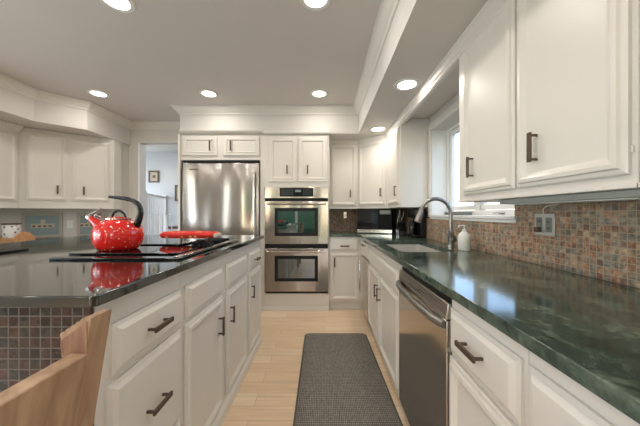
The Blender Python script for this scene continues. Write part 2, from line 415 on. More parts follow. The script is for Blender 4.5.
# ---------------------------------------------------------------- structure
struct(build('floor', MB().box(-5.2, XR+.3, -3.4, 6.0, -.06, 0), 'floor'))
ceil = struct(build('ceiling', MB().box(-5.2, XR+.3, -3.4, 6.0, H, H+.08), 'ceil'))
sof = MB()
sof.box(.416, XR, -3.2, YB, SOF, H)
sof.box(-1.722, .4158, 3.17, YB, SOF, H)
sof.prism([(XL, -3.2), (-3.0, -3.2), (-3.0, 2.74), (-2.71, 3.03), (-2.71, YH), (XL, YH)], SOF, H)
build('soffit', sof, 'wall', ceil)
crown('crown_molding', [(.416, -3.2), (.416, 3.17), (-1.722, 3.17), (-1.722, YH), (-2.71, YH), (-2.71, 3.03), (-3.0, 2.74), (-3.0, -3.2)], CROWN, H-.0005, 'trimw', ceil)
crown('crown_molding', [(.77, -3.2), (.77, 3.19), (.448, 3.495), (.062, 3.495)], SCROWN, SOF-.0005, 'trimw', ceil)
build('soffit_light_box', MB().box(.772, .80, 1.53, 2.64, 2.056, SOF-.001), 'trimw', ceil).name = 'window_valance'

# right wall with window opening
WY0, WY1, WZ0, WZ1 = 1.46, 2.60, 1.155, 1.985
wr = MB(); T = 1.26
wr.box(XR, T, -3.4, WY0, 0, H); wr.box(XR, T, WY1, YB+.2, 0, H); wr.box(XR, T, WY0, WY1, 0, WZ0-.02); wr.box(XR, T, WY0, WY1, WZ1, H)
wall_r = struct(build('wall_right', wr, 'wall'))
ts = MB(); ts.box(XR-.008, XR-.0005, -3.1, WY0-.0, .9215, 1.30); ts.box(XR-.008, XR-.0005, WY0, WY1+.05, .9215, WZ0-.026); ts.box(XR-.008, XR-.0005, WY1+.05, YB-.01, .9215, 1.232)
build('tile_backsplash', ts, 'tileY', wall_r)
wb = struct(build('wall_back', MB().box(-1.6, XR, YB, YB+.15, 0, H), 'wall'))
build('tile_backsplash', MB().box(.07, XR-.009, YB-.008, YB-.0005, .9215, 1.232), 'tileX', wb)
# hall wall with doorway
hw = MB(); DX0, DX1, DZ = -2.585, -1.45, 2.16
hw.box(XL-.12, DX0, YH, YH+.12, 0, H); hw.box(DX0, -1.75, YH, YH+.12, DZ, H)
struct(build('wall_hall', hw, 'wall')).name = 'wall_back_left'
cs = MB(); cs.box(DX0-.018, DX0, YH-.010, YH-.0005, 0, DZ); cs.box(DX0-.0, DX0+.004, YH-.010, YH+.12, 0, DZ)
struct(build('trim_1', cs, 'hallt', bevel=.002))
# left wall (window out of the frame), diagonal corner wall
LW0, LW1, LZ0, LZ1 = -1.9, 1.3, .35, 2.05
lw = MB(); lw.box(XL-.12, XL, -3.4, LW0, 0, H); lw.box(XL-.12, XL, LW1, YH, 0, H); lw.box(XL-.12, XL, LW0, LW1, 0, LZ0); lw.box(XL-.12, XL, LW0, LW1, LZ1, H)
struct(build('wall_left', lw, 'wall'))
struct(build('wall_corner', MB().prism([(XL, 2.97), (-2.96, 3.55), (-2.74, 3.55), (-2.74, YH-.001), (XL, YH-.001)], 0, SOF-.001), 'wall'))
# wall behind the camera with garden doors
BY = -3.2; BX0, BX1, BZ1 = -2.6, .6, 2.1
bw = MB(); bw.box(-5.2, BX0, BY-.15, BY, 0, H); bw.box(BX1, XR, BY-.15, BY, 0, H); bw.box(BX0, BX1, BY-.15, BY, BZ1, H)
struct(build('wall_front', bw, 'wall'))
def window(n, axis, pos, a0, a1, z0, z1, divs, mat='winw', fw=.05):
    """framed window lying in plane axis=pos"""
    def bx(mb, p0, p1, b0, b1, c0, c1):
        if axis == 'x': mb.box(p0, p1, b0, b1, c0, c1)
        else: mb.box(b0, b1, p0, p1, c0, c1)
    mb = MB()
    bx(mb, pos-.03, pos+.03, a0, a1, z0, z0+fw); bx(mb, pos-.03, pos+.03, a0, a1, z1-fw, z1)
    bx(mb, pos-.03, pos+.03, a0, a0+fw, z0+fw, z1-fw); bx(mb, pos-.03, pos+.03, a1-fw, a1, z0+fw, z1-fw)
    for d in divs: bx(mb, pos-.025, pos+.025, d-fw/2, d+fw/2, z0+fw, z1-fw)
    f = struct(build('window_%d' % n, mb, mat, bevel=.003))
    g = MB(); bx(g, pos-.003, pos+.003, a0+fw*.6, a1-fw*.6, z0+fw*.6, z1-fw*.6)
    build('pane', g, 'glass', f)
    return f
window(2, 'x', XL-.06, LW0, LW1, LZ0, LZ1, [-1.1, -.3, .5])
window(3, 'y', BY-.08, BX0, BX1, 0.001, BZ1, [-1.8, -1.0, -.2], fw=.08)
# kitchen window: sashes
w1 = MB()
w1.box(1.20, 1.258, WY0, WY1, WZ0, 1.195); w1.box(1.20, 1.258, WY0, WY1, 1.955, WZ1)
w1.box(1.20, 1.258, 2.555, WY1, 1.195, 1.955); w1.box(1.20, 1.258, WY0, 1.50, 1.195, 1.955); w1.box(1.20, 1.258, 2.05, 2.11, 1.195, 1.955)
win = struct(build('window_1', w1, 'winw', bevel=.003))
for a, b in ((2.11, 2.555), (1.50, 2.05)):
    s_ = MB(); x0, x1 = 1.212, 1.245; q = .038
    s_.box(x0, x1, a+.003, b-.003, 1.198, 1.198+q); s_.box(x0, x1, a+.003, b-.003, 1.952-q, 1.952); s_.box(x0, x1, a+.003, a+q, 1.198+q, 1.952-q); s_.box(x0, x1, b-q, b-.003, 1.198+q, 1.952-q)
    sh = build('sash', s_, 'winw', win, bevel=.003)
    build('pane', MB().box(1.226, 1.230, a+q*.6, b-q*.6, 1.22, 1.93), 'glass', sh)
    c = (a+b)/2
    build('crank', MB().box(1.185, 1.20, c-.02, c+.02, 1.165, 1.175).tube([(1.188, c+.0, 1.172), (1.175, c+.02, 1.175), (1.17, c+.06, 1.172)], .0035, 8), 'nickel', win)
sl = MB(); sl.box(XR-.022, 1.199, WY0-.015, WY1+.0, WZ0-.019, WZ0-.0005); sl.box(XR-.014, XR-.0085, WY0-.015, WY1+.01, WZ0-.04, WZ0-.0195)
build('window_sill', sl, 'winw', win, bevel=.003)
jb = MB(); jb.box(XR-.001, 1.199, WY1-.006, WY1-.0004, WZ0, WZ1); jb.box(XR-.001, 1.199, WY0+.0004, WY0+.006, WZ0, WZ1)
build('jamb', jb, 'winw', win)
build('casing', MB().box(XR-.016, XR-.0005, WY0+.05, WY1+.05, WZ1, 2.05).box(XR-.016, XR-.0005, WY1, WY1+.05, WZ0-.02, WZ1), 'trimw', win, bevel=.003)
# base board on the left/hall (mostly hidden)
struct(build('baseboard_back', MB().box(-2.735, DX0-.02, YH-.014, YH-.0005, 0, .10), 'trimw', bevel=.003))

# hall / room beyond
hy = 5.45
struct(build('wall_hall_back', MB().box(-5.2, -.5, hy, hy+.1, 0, H), 'hallw'))
struct(build('wall_hall_right', MB().box(-.6, -.5, YB+.15, hy, 0, H), 'hallw'))
struct(build('wall_hall_left', MB().box(-4.35, -4.25, YH+.12, hy, 0, .8).box(-4.35, -4.25, YH+.12, hy, 2.2, H).box(-4.35, -4.25, YH+.12, 4.0, .8, 2.2).box(-4.35, -4.25, 5.3, hy, .8, 2.2), 'hallw'))
window(4, 'x', -4.30, 4.0, 5.3, .8, 2.2, [4.65])  # unseen window, added to let more light into the hall
struct(build('floor_landing', MB().box(-4.24, -2.95, 4.35, hy-.001, 0.0005, .55), 'hallw'))

# outside greenery (seen through and reflected from the garden doors)
struct(build('ground', MB().box(-30, 12, -30, -3.4, -.25, -.1).box(-30, -5.3, -3.39, 12, -.25, -.1), 'grass'))
def bush(x, y, r, h, lab):
    random.seed(int(x*10+y)); mb = MB()
    mb.lathe((x, y, -.1), [(r*.35, 0), (r*.9, h*.12), (r, h*.4), (r*.85, h*.7), (r*.5, h*.92), (r*.12, h)], 16)
    for v in mb.v: v += Vector((random.uniform(-.15, .15)*r, random.uniform(-.15, .15)*r, random.uniform(-.05, .05)*h if v.z > 0 else 0))
    tag(build('shrub', mb, 'leaf', None, origin=(x, y, -.1), smooth=True), lab, 'shrub', 'shrubs outside the garden doors')
bush(-5.6, -9, 1.6, 3.0, 'tall green shrub on the lawn, left of the four outside the garden doors')
bush(-1.5, -10.5, 1.7, 3.6, 'largest green shrub on the lawn outside the garden doors')
bush(2.4, -9, 1.3, 2.6, 'green shrub on the lawn straight beyond the garden doors')
bush(6.0, -10, 1.4, 3.2, 'green shrub on the lawn at the right outside the garden doors')

# ---------------------------------------------------------------- recessed lights
def can(x, y, z, lab, group):
    t = thing('recessed_light', (x, y, z), lab, 'ceiling light', group)
    R = .078
    build('trim_ring', MB().lathe((x, y, z), [(R*.86, -.0005), (R*.86, -.004), (R+.012, -.006), (R+.018, -.0005)], 36, cap=False), 'winw', t, smooth=True)
    build('lens', MB().lathe((x, y, z), [(R*.86, -.0008), (R*.86, -.003), (R*.3, -.0045), (.001, -.005)], 36), 'emit', t, smooth=True)
    ld = bpy.data.lights.new('lamp', 'AREA'); ld.shape = 'DISK'; ld.size = .14; ld.energy = CAN_POWER*(.75 if z < 2.3 else 1); ld.color = CAN_COL
    lo = bpy.data.objects.new('lamp', ld); COL.objects.link(lo); lo.parent = t; lo.location = (0, 0, -.012)
GC = 'recessed lights in the ceiling'; GS = 'recessed lights in the lowered soffit'
can(-2.39, 2.81, H, 'round recessed light in the main ceiling nearest the left corner cabinets', GC)
can(-1.22, 2.81, H, 'round recessed light in the main ceiling in front of the refrigerator cabinet', GC)
can(-.05, 2.81, H, 'round recessed light in the main ceiling in front of the double oven', GC)
can(-1.24, 1.585, H, 'recessed light cut by the top edge of the photo, above the red kettle', GC)
can(-.05, 1.565, H, 'recessed light cut by the top edge of the photo, above the floor mat', GC)
for x in (-2.39, -1.22, -.05):  # unseen lamps continuing the ceiling grid, added for more light
    for y in ((1.58,) if x < -2 else ()) + (.35, -1.0, -2.2):
        can(x, y, H, 'unseen round recessed light added beside or behind the camera to brighten the room', GC)
can(.615, 1.966, SOF, 'round recessed light in the soffit beside the window', GS)
can(.61, 3.0, SOF, 'round recessed light in the soffit above the corner wall cabinet', GS)
can(-3.0, 4.6, H, 'unseen recessed light added to brighten the hall', 'added hall lights')  # both hall lamps are out of view, added to light the hall
can(-1.9, 4.6, H, 'unseen recessed light added to brighten the hall', 'added hall lights')

# ---------------------------------------------------------------- right run base cabinets
FX = .446; NX = (-1, 0, 0)
def base_right(y0, y1, lab, toe=True, parts=()):
    t = thing('base_cabinet', ((FX+XR)/2, (y0+y1)/2, 0), lab, 'cabinet', 'white base cabinets under the sink-side counter')
    g = .0008
    b = MB().box(FX, XR-.01, y0+g, y1-g, .105, .889).box(FX+.024, XR-.01, y0+g, y1-g, .0, .105)
    build('body', b, 'cab', t, bevel=.0015)
    for p in parts: front(t, *p)
    return t
def ybox(a, b, z0, z1): return ((FX, b, z0), (0, -1, 0), NX, b-a, z1-z0)   # u runs toward the camera
# near cabinets
for (a, b, lab) in ((.578, .925, 'white base cabinet beside the dishwasher, drawer over a door'), (.215, .577, 'white base cabinet at the lower right, next after the one by the dishwasher'), (-.17, .214, 'white base cabinet beside the camera under the sink-side counter')):
    base_right(a, b, lab, parts=[
        ('drawer',) + ybox(a+.012, b-.008, .693, .845) + (((b-a-.02)/2, .085), True),
        ('door',) + ybox(a+.012, b-.008, .125, .678) + ((b-a-.02-.035, .44), False)])
# sink base: hollow so the bowl hangs inside
t = thing('sink_cabinet', (.75, 2.06, 0), 'long white sink base cabinet with two doors between dishwasher and compactor', 'cabinet')
y0, y1 = 1.5258, 2.600
b = MB().box(FX, FX+.02, y0, y1, .105, .889).box(FX+.02, XR-.01, y0, y0+.018, .105, .889).box(FX+.02, XR-.01, y1-.018, y1, .105, .889).box(FX+.02, XR-.01, y0+.018, y1-.018, .105, .125).box(FX+.024, XR-.01, y0, y1, 0, .105)
build('body', b, 'cab', t, bevel=.0015)
front(t, 'false_drawer_front', *ybox(1.545, 2.575, .695, .832))
front(t, 'door', *ybox(1.545, 2.052, .125, .680), hd=(.045, .43))
front(t, 'door', *ybox(2.066, 2.575, .125, .680), hd=(.509-.045, .43))
# trash compactor
t = thing('trash_compactor', (.75, 2.80, 0), 'narrow stainless compactor with long upright handle in the far right corner', 'compactor')
build('body', MB().box(FX+.004, XR-.01, 2.602, 3.00, .105, .875).box(FX+.05, XR-.02, 2.61, 2.99, 0, .105), 'mattblack', t)
build('door', MB().box(FX-.018, FX+.003, 2.612, 2.99, .13, .70), 'dwl', t, bevel=.003)
build('drawer_front', MB().box(FX-.018, FX+.003, 2.612, 2.99, .715, .865), 'cab', t, bevel=.003)
handle(t, (FX-.018, 2.80, .835), Y, NX, .17)
build('bar_handle', MB().tube([(FX-.019, 2.93, .31), (FX-.05, 2.93, .31), (FX-.05, 2.93, .69), (FX-.019, 2.93, .69)], .010, 8), 'silver', t, smooth=True)
# corner filler + back base cabinet
t = thing('base_cabinet', (.26, 3.5, 0), 'white base cabinet between double oven and corner, one drawer over one door', 'cabinet', 'white base cabinets under the sink-side counter')
build('body', MB().box(.066, XR-.01, 3.20, YB-.01, .105, .889).box(.066, XR-.01, 3.245, YB-.01, 0, .105).box(FX+.002, XR-.01, 3.002, 3.199, .105, .889).box(FX+.03, XR-.01, 3.002, 3.199, 0, .105), 'cab', t, bevel=.0015)
front(t, 'drawer', (.078, 3.20, .715), X, (0, -1, 0), .345, .150, hd=(.17, .065), horiz=True, L=.11)
front(t, 'door', (.078, 3.20, .125), X, (0, -1, 0), .345, .568, hd=(.05, .46), L=.11)

# dishwasher
t = thing('dishwasher', (.74, 1.225, 0), 'stainless steel dishwasher with reflective door and wide bar handle', 'dishwasher')
build('body', MB().box(FX+.006, XR-.01, .929, 1.521, .10, .872), 'mattblack', t)
build('toe_panel', MB().box(FX+.035, FX+.05, .929, 1.521, 0.001, .099), 'mattblack', t)
build('door', MB().box(.430, FX+.005, .930, 1.520, .105, .792), 'dw', t, bevel=.003)
build('control_panel', MB().extr([(.428, .930, .796), (FX+.005, .930, .796), (FX+.005, .930, .852), (.436, .930, .852)], (0, .590, 0)), 'dwl', t, bevel=.002)
n = []
for i in range(13):
    f = i/12; n.append((.430-.030*math.sin(math.pi*min(1, max(0, f)))**.35 if 0 < f < 1 else .428,   .940+.57*f, .776))
build('handle', MB().tube(n, .016, 12, flat=1), 'nickel', t, smooth=True)
build('badge', MB().box(.4265, .4282, 1.19, 1.198, .822, .830), 'mattblack', t)
build('rail', MB().box(FX, FX+.02, .927, 1.524, .876, .889), 'cab', t)

# worktop (L-shaped, with sink cut-out)
wt = slab([(.416, -.2), (XR-.0085, -.2), (XR-.0085, YB-.0085), (.066, YB-.0085), (.066, 3.172), (.38, 3.172), (.416, 3.13)],
          [rrect(.50, .865, 1.71, 2.41, .05)], .890, .921)
o = build('worktop', wt, 'stone', None, origin=(.74, 1.5, .89), bevel=.0025, seg=3)
tag(o, 'green black polished stone worktop along the window wall', 'worktop')
# sink
sm = MB(); sx0, sx1, sy0, sy1 = .492, .873, 1.702, 2.418
def ring(z, x0, x1, y0, y1, r): return [Vector((a, b, z)) for a, b in rrect(x0, x1, y0, y1, r)]
loops = [ring(.889, sx0, sx1, sy0, sy1, .048), ring(.886, sx0+.006, sx1-.006, sy0+.006, sy1-.006, .045), ring(.74, sx0+.015, sx1-.015, sy0+.015, sy1-.015, .05), ring(.725, sx0+.05, sx1-.05, sy0+.05, sy1-.05, .05),
         ring(.72, sx0+.05, sx1-.05, sy0+.05, sy1-.05, .05), ring(.735, sx0+.010, sx1-.010, sy0+.010, sy1-.010, .05), ring(.884, sx0, sx1, sy0, sy1, .048)]
for lp in loops: sm.v += lp
k = 24
for i in range(len(loops)):
    if i == 3: continue
    j2 = (i+1) % len(loops)
    for j in range(k): sm.f.append([i*k+j, i*k+(j+1) % k, j2*k+(j+1) % k, j2*k+j])
sm.f.append([3*k+j for j in range(k)]); sm.f.append([4*k+j for j in range(k)])
t = build('sink', sm, 'sink', None, origin=(.69, 2.09, .72), smooth=True)
tag(t, 'pale undermount sink sunk in the green stone worktop', 'sink')
build('drain', MB().lathe((.70, 2.08, .7255), [(.045, 0), (.045, .003), (.03, .004), (.01, .001)], 20), 'silver', t, smooth=True)

# faucet
fx, fy, z0 = .945, 1.975, .921
t = thing('faucet', (fx, fy, z0), 'brushed nickel gooseneck pull-down faucet behind the sink', 'faucet')
build('base', MB().lathe((fx, fy, z0), [(.030, 0.0005), (.030, .006), (.024, .012), (.023, .09), (.026, .10), (.019, .115)], 24), 'nickel', t, smooth=True)
pts = [(fx, fy, z0+.11), (fx, fy, z0+.23)]
R = .112; cz = z0+.245
for i in range(0, 13):
    a = math.radians(0 + 168*i/12); pts.append((fx-R+R*math.cos(a), fy, cz+R*math.sin(a)))
build('spout', MB().tube(pts, .0135, 14), 'nickel', t, smooth=True)
e = Vector(pts[-1]); d = (Vector(pts[-1])-Vector(pts[-2])).normalized()
build('spray_head', MB().tube([e-d*.005, e+d*.01, e+d*.055, e+d*.085, e+d*.09], [.015, .0175, .022, .024, .018], 16), 'nickel', t, smooth=True)
build('lever', MB().tube([(fx, fy-.02, z0+.05), (fx+.006, fy-.045, z0+.055), (fx-.004, fy-.06, z0+.075), (fx-.05, fy-.062, z0+.13)], [.018, .016, .010, .007], 12), 'nickel', t, smooth=True)

o = build('sill_tray', MB().box(1.075, 1.15, 2.05, 2.37, WZ0+.0005, WZ0+.028), 'greymetal', None, origin=(1.11, 2.21, WZ0), bevel=.005)
tag(o, 'small flat grey green tray on the window sill above the faucet', 'tray')
# soap bottle
t = thing('soap_dispenser', (.945, 1.785, .9215), 'white pump soap bottle beside the faucet', 'soap bottle')
c = (.945, 1.785, .9215)
build('bottle', MB().lathe(c, [(.036, 0), (.040, .006), (.040, .085), (.037, .105), (.020, .122), (.014, .128)], 28), 'white', t, smooth=True)
build('pump', MB().lathe(c, [(.015, .128), (.015, .142), (.005, .144), (.005, .160), (.009, .162), (.009, .170)], 16).tube([(c[0], c[1], c[2]+.166), (c[0]-.04, c[1]-.012, c[2]+.166), (c[0]-.046, c[1]-.014, c[2]+.156)], .0045, 8), 'white', t, smooth=True)

# microwave
t = thing('microwave', (.62, 3.40, .9215), 'black microwave with steel bottom strip in the counter corner', 'microwave')
a = Vector((.413, 3.325, .9265)); u = Vector((.82-.413, 3.195-3.325, 0)); Lw = u.length; u.normalize(); n = Vector((u.y, -u.x, 0)); n = n if n.y < 0 else -n
hh = .305
build('body', MB().obox(a - n*.02, u, Z, -n, Lw, hh, .31), 'black', t, bevel=.004)
build('door', MB().obox(a+u*.0-n*.019, u, Z, n, Lw*.62, hh, .018), 'blackgl', t, bevel=.003)
build('keypad', MB().obox(a+u*(Lw*.625)-n*.019, u, Z, n, Lw*.375, hh, .017), 'dispblack', t, bevel=.003)
build('display', MB().obox(a+u*(Lw*.66)-n*.0018+Z*.235, u, Z, n, Lw*.30, .045, .002), 'greymetal', t)
build('bottom_strip', MB().obox(a+u*.002+Z*.004+n*.0, u, Z, n, Lw-.004, .040, .004), 'silver', t, bevel=.001)
for p in ((.03, -.04), (Lw-.05, -.04), (.03, -.28), (Lw-.05, -.28)): build('foot', MB().obox(a+u*p[0]+n*p[1]-Z*.0049, u, Z, -n, .02, .0048, .02), 'black', t)
# knife block
t = thing('knife_block', (.905, 3.0, .9215), 'black knife block with steel handled knives right of the microwave', 'knife block')
kb = [(.825, 2.90, .9216), (.825, 3.03, .9216), (.825, 3.07, 1.04), (.825, 2.98, 1.07)]
build('block', MB().extr(kb, (.085, 0, 0)), 'black', t, bevel=.004)
build('label_plate', MB().obox((.840, 2.8995, .940), X, Vector((0, .08, .148)).normalized(), Vector((0, -.148, .08)).normalized(), .06, .035, .002), 'silver', t)
for i, (dx, l, s) in enumerate(((.012, .10, 1), (.034, .09, -1), (.058, .085, 1))):
    p0 = Vector((.825+dx, 3.01, 1.07)); dd = Vector((.06*s, -.30, .85)).normalized(); l *= 1.5
    build('knife_handle', MB().tube([p0+Vector((0, 0, -.01)), p0+dd*l*.3+Vector((-.006, 0, 0)), p0+dd*l*.7+Vector((.006, 0, 0)), p0+dd*l], [.006, .0085, .0085, .006], 10), 'silver', t, smooth=True)
# coffee maker
t = thing('coffee_maker', (.985, 2.84, .9215), 'tall black coffee maker under the end of the corner wall cabinet', 'coffee maker')
build('base', MB().box(.925, 1.04, 2.70, 2.93, .9216, .95), 'black', t, bevel=.006)
build('tower', MB().box(.985, 1.04, 2.70, 2.93, .9505, 1.215), 'black', t, bevel=.006)
build('brew_head', MB().box(.925, .9845, 2.70, 2.93, 1.125, 1.215), 'black', t, bevel=.008)
build('carafe', MB().lathe((.948, 2.845, .951), [(.030, 0), (.033, .02), (.033, .10), (.020, .14), (.018, .155)], 24), 'blackgl', t, smooth=True)

# wall outlets
t = thing('wall_outlet', (XR-.008, 1.257, 1.12), 'square steel double outlet plate with a cord on the mosaic wall', 'outlet')
build('plate', MB().box(XR-.0145, XR-.0085, 1.200, 1.314, 1.063, 1.169), 'plate', t, bevel=.002)
for yy in (1.230, 1.284):
    o = build('socket', MB().box(XR-.0170, XR-.0146, yy-.017, yy+.017, 1.082, 1.150), 'greymetal', t, bevel=.003)
    build('slot', MB().box(XR-.0176, XR-.0171, yy-.006, yy-.003, 1.125, 1.135).box(XR-.0176, XR-.0171, yy+.003, yy+.006, 1.125, 1.135).box(XR-.0176, XR-.0171, yy-.006, yy-.003, 1.095, 1.105).box(XR-.0176, XR-.0171, yy+.003, yy+.006, 1.095, 1.105), 'mattblack', o)
build('plug', MB().box(XR-.035, XR-.0177, 1.272, 1.296, 1.080, 1.104), 'bronze', t, bevel=.003)
build('cord', MB().tube(smooth_curve([(XR-.012, 1.262, 1.168), (XR-.014, 1.262, 1.190), (XR-.016, 1.235, 1.203), (XR-.02, 1.18, 1.210), (XR-.03, 1.15, 1.216)]), .0028, 8), 'white', t, smooth=True)
t = thing('wall_outlet', (XR-.008, 2.72, 1.17), 'dark bronze outlet plate on the mosaic wall left of the window', 'outlet')
build('plate', MB().box(XR-.0145, XR-.0085, 2.655, 2.785, 1.125, 1.200), 'bronze', t, bevel=.002)
build('socket', MB().box(XR-.017, XR-.0146, 2.69, 2.75, 1.145, 1.180), 'mattblack', t, bevel=.003)
t = thing('wall_outlet', (.29, YB-.008, 1.17), 'pale switch plate on the mosaic beside the double oven', 'outlet')
build('plate', MB().box(.280, .325, YB-.0145, YB-.0085, 1.10, 1.19), 'silver', t, bevel=.002)
build('toggle', MB().box(.297, .308, YB-.026, YB-.0146, 1.135, 1.16), 'winw', t, bevel=.002)

# ---------------------------------------------------------------- right wall cabinets
UX = .77; UZ = 1.232; GU = 'white wall cabinets over the sink-side counter'
def upper_right(y0, y1, lab, doors):
    t = thing('wall_cabinet', (.91, (y0+y1)/2, UZ), lab, 'cabinet', GU)
    build('body', MB().box(UX, XR-.001, y0+.0008, y1-.0008, UZ, SOF-.0025).box(UX-.006, UX, y0+.0008, y1-.0008, UZ, UZ+.012), 'cab', t, bevel=.002)
    for a, b, hy_ in doors:
        d = front(t, 'door', (UX, b, 1.268), (0, -1, 0), NX, b-a, 2.055-1.268, hd=(hy_, .137), L=.105)
        hb = MB()
        for zz in (1.33, 1.98): hb.tube([(UX-.003, a-.003, zz-.008), (UX-.003, a-.003, zz+.008)], .0028, 8)
        build('hinge', hb, 'cab', d)
    return t
upper_right(.648, 1.511, 'white two door wall cabinet beside the window', [(1.056, 1.447, .094), (.662, 1.044, .098)])
upper_right(-.20, .646, 'white wall cabinet nearest the camera at the right edge', [(.262, .638, .045), (-.17, .248, .045)])
upper_right(2.662, 3.19, 'narrow white wall cabinet beyond the window, its side panel facing the camera', [(2.70, 3.165, .40)])
# diagonal corner
t = thing('wall_cabinet', (.75, 3.5, UZ), 'white corner wall cabinet with one angled door above the microwave', 'cabinet', GU)
g = .001
build('body', MB().prism([(.449, 3.495), (UX, 3.1915), (XR-.001, 3.1915), (XR-.001, YB-.001), (.449, YB-.001)], UZ, SOF-.0025), 'cab', t, bevel=.002)
p0 = Vector((.449, 3.495, 0)); p1 = Vector((UX, 3.1915, 0)); du = (p1-p0).normalized(); dn = Vector((du.y, -du.x, 0)); dn = dn if dn.y < 0 else -dn
Ld = (p1-p0).length
front(t, 'door', p0+du*.02+Z*1.268, du, dn, Ld-.045, .797, hd=(Ld-.045-.06, .16), L=.10)
t = thing('wall_cabinet', (.26, 3.65, UZ), 'white single door wall cabinet between double oven and corner cabinet', 'cabinet', GU)
build('body', MB().box(.066, .448, 3.495, YB-.001, UZ, SOF-.0025), 'cab', t, bevel=.002)
front(t, 'door', (.088, 3.495, 1.268), X, (0, -1, 0), .335, .797, hd=(.255, .16), L=.10)
# under-cabinet light
t = thing('under_cabinet_light', (.9, .87, 1.20), 'long grey light fixture under the near wall cabinets', 'light fixture')
build('housing', MB().extr([(.80, .66, UZ-.001), (.94, .66, UZ-.001), (.94, .66, UZ-.020), (.81, .66, UZ-.020)], (0, .56, 0)), 'fixture', t, bevel=.002)
build('diffuser', MB().box(.83, .92, .70, 1.18, UZ-.024, UZ-.0205), 'winw', t)
t = thing('cabinet_cable', (.95, .5, 1.21), 'dark looped cable under the near wall cabinet at the right edge', 'cable')
build('cable', MB().tube(smooth_curve([(.93, .66, 1.222), (.90, .60, 1.208), (.88, .55, 1.222), (.90, .48, 1.205), (.93, .40, 1.225)]), .004, 8), 'mattblack', t, smooth=True)

# ---------------------------------------------------------------- tall oven cabinet and oven
NY = (0, -1, 0); FY = 3.19
t = thing('oven_cabinet', (-.35, 3.5, 0), 'tall white cabinet holding the double oven', 'cabinet')
ob = MB(); xa, xb = -.768, .063
ob.box(xa, -.716, FY, YB-.005, .0, SOF-.003); ob.box(.063-.012, xb, FY, YB-.005, 0, SOF-.003)
ob.box(-.716, .051, FY, YB-.005, 1.490, SOF-.003); ob.box(-.716, .051, FY, YB-.005, 0, .212)
build('body', ob, 'cab', t, bevel=.0015)
front(t, 'door', (-.660, FY, 1.548), X, NY, .332, .535, hd=(.22, .145), rings=DOOR_S, L=.105)
front(t, 'door', (-.302, FY, 1.548), X, NY, .336, .535, hd=(.105, .145), rings=DOOR_S, L=.105)
build('base_molding', MB().box(xa, xb, FY-.014, FY-.0005, 0.0005, .05), 'trimw', t, bevel=.003)
crown('top_molding', [(.064, 3.1695), (-.725, 3.1695)], [(a*.6, b) for a, b in TCROWN], 2.150, 'trimw', t)
t = thing('double_oven', (-.335, 3.3, .212), 'stainless steel built-in double wall oven with black window frames', 'oven')
ox0, ox1 = -.706, .052
build('body', MB().box(-.712, .047, FY+.004, 3.75, .216, 1.486), 'mattblack', t)
build('control_panel', MB().box(ox0, ox1, FY-.022, FY+.003, 1.352, 1.486), 'oven', t, bevel=.003)
cp = build('display', MB().box(-.530, -.128, FY-.025, FY-.0225, 1.372, 1.474), 'dispblack', t, bevel=.001)
mk = MB()
for i in range(5):
    for j in range(3): mk.box(-.505+i*.03, -.490+i*.03, FY-.0258, FY-.0252, 1.392+j*.026, 1.400+j*.026)
for i in range(4):
    for j in range(3): mk.box(-.245+i*.027, -.234+i*.027, FY-.0258, FY-.0252, 1.392+j*.026, 1.400+j*.026)
mk.box(-.345, -.275, FY-.0258, FY-.0252, 1.425, 1.452)
build('markings', mk, 'disp', cp)
for (zb, zt, wz0, wz1, w) in ((.805, 1.315, .90, 1.235, 0), (.238, .752, .36, .665, 1)):
    d = build('oven_door', MB().box(ox0, ox1, FY-.032, FY+.003, zb, zt), 'oven', t, bevel=.004)
    fr = MB(); fx0, fx1 = -.588, -.072; b_ = .038
    y_a, y_b = FY-.036, FY-.0322
    fr.box(fx0, fx1, y_a, y_b, wz0, wz0+b_); fr.box(fx0, fx1, y_a, y_b, wz1-b_, wz1); fr.box(fx0, fx0+b_, y_a, y_b, wz0+b_, wz1-b_); fr.box(fx1-b_, fx1, y_a, y_b, wz0+b_, wz1-b_)
    build('window_frame', fr, 'mattblack', d)
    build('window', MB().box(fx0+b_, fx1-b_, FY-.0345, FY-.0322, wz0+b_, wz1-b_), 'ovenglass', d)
    hm = MB().tube([(ox0+.03, FY-.075, zt-.030), (ox1-.03, FY-.075, zt-.030)], .013, 14)
    for xx in (ox0+.06, ox1-.06): hm.tube([(xx, FY-.0325, zt-.030), (xx, FY-.075, zt-.030)], .009, 10)
    build('handle', hm, 'oven', d, smooth=True)
build('vent_strip', MB().box(ox0+.008, ox1-.005, FY-.012, FY+.003, 1.318, 1.349), 'mattblack', t)
build('vent_strip', MB().box(ox0+.008, ox1-.005, FY-.012, FY+.003, .756, .801), 'mattblack', t)
build('vent_strip', MB().box(ox0+.008, ox1-.005, FY-.016, FY+.003, .213, .234), 'mattblack', t)

# ---------------------------------------------------------------- refrigerator and its cabinet
t = thing('refrigerator_cabinet', (-1.25, 3.5, 0), 'white cabinet with two short doors above the refrigerator', 'cabinet')
rb = MB(); rb.box(-1.748, -1.724, FY-.02, YB-.005, 0, SOF-.003); rb.box(-1.724, -.770, FY, YB-.005, 1.812, SOF-.003)
build('body', rb, 'cab', t, bevel=.0015)
front(t, 'door', (-1.695, FY, 1.862), X, NY, .412, .233, hd=(.332, .118), rings=DOOR_S, L=.12)
front(t, 'door', (-1.207, FY, 1.862), X, NY, .432, .233, hd=(.092, .118), rings=DOOR_S, L=.12)
crown('top_molding', [(-.735, 3.1695), (-1.7225, 3.1695)], [(a*1.4, b) for a, b in TCROWN], 2.160, 'trimw', t)
t = thing('refrigerator', (-1.25, 3.5, 0), 'wide stainless steel refrigerator behind the island', 'refrigerator')
build('body', MB().box(-1.694, -.776, FY+.05, YB-.03, .02, 1.785), 'mattblack', t)
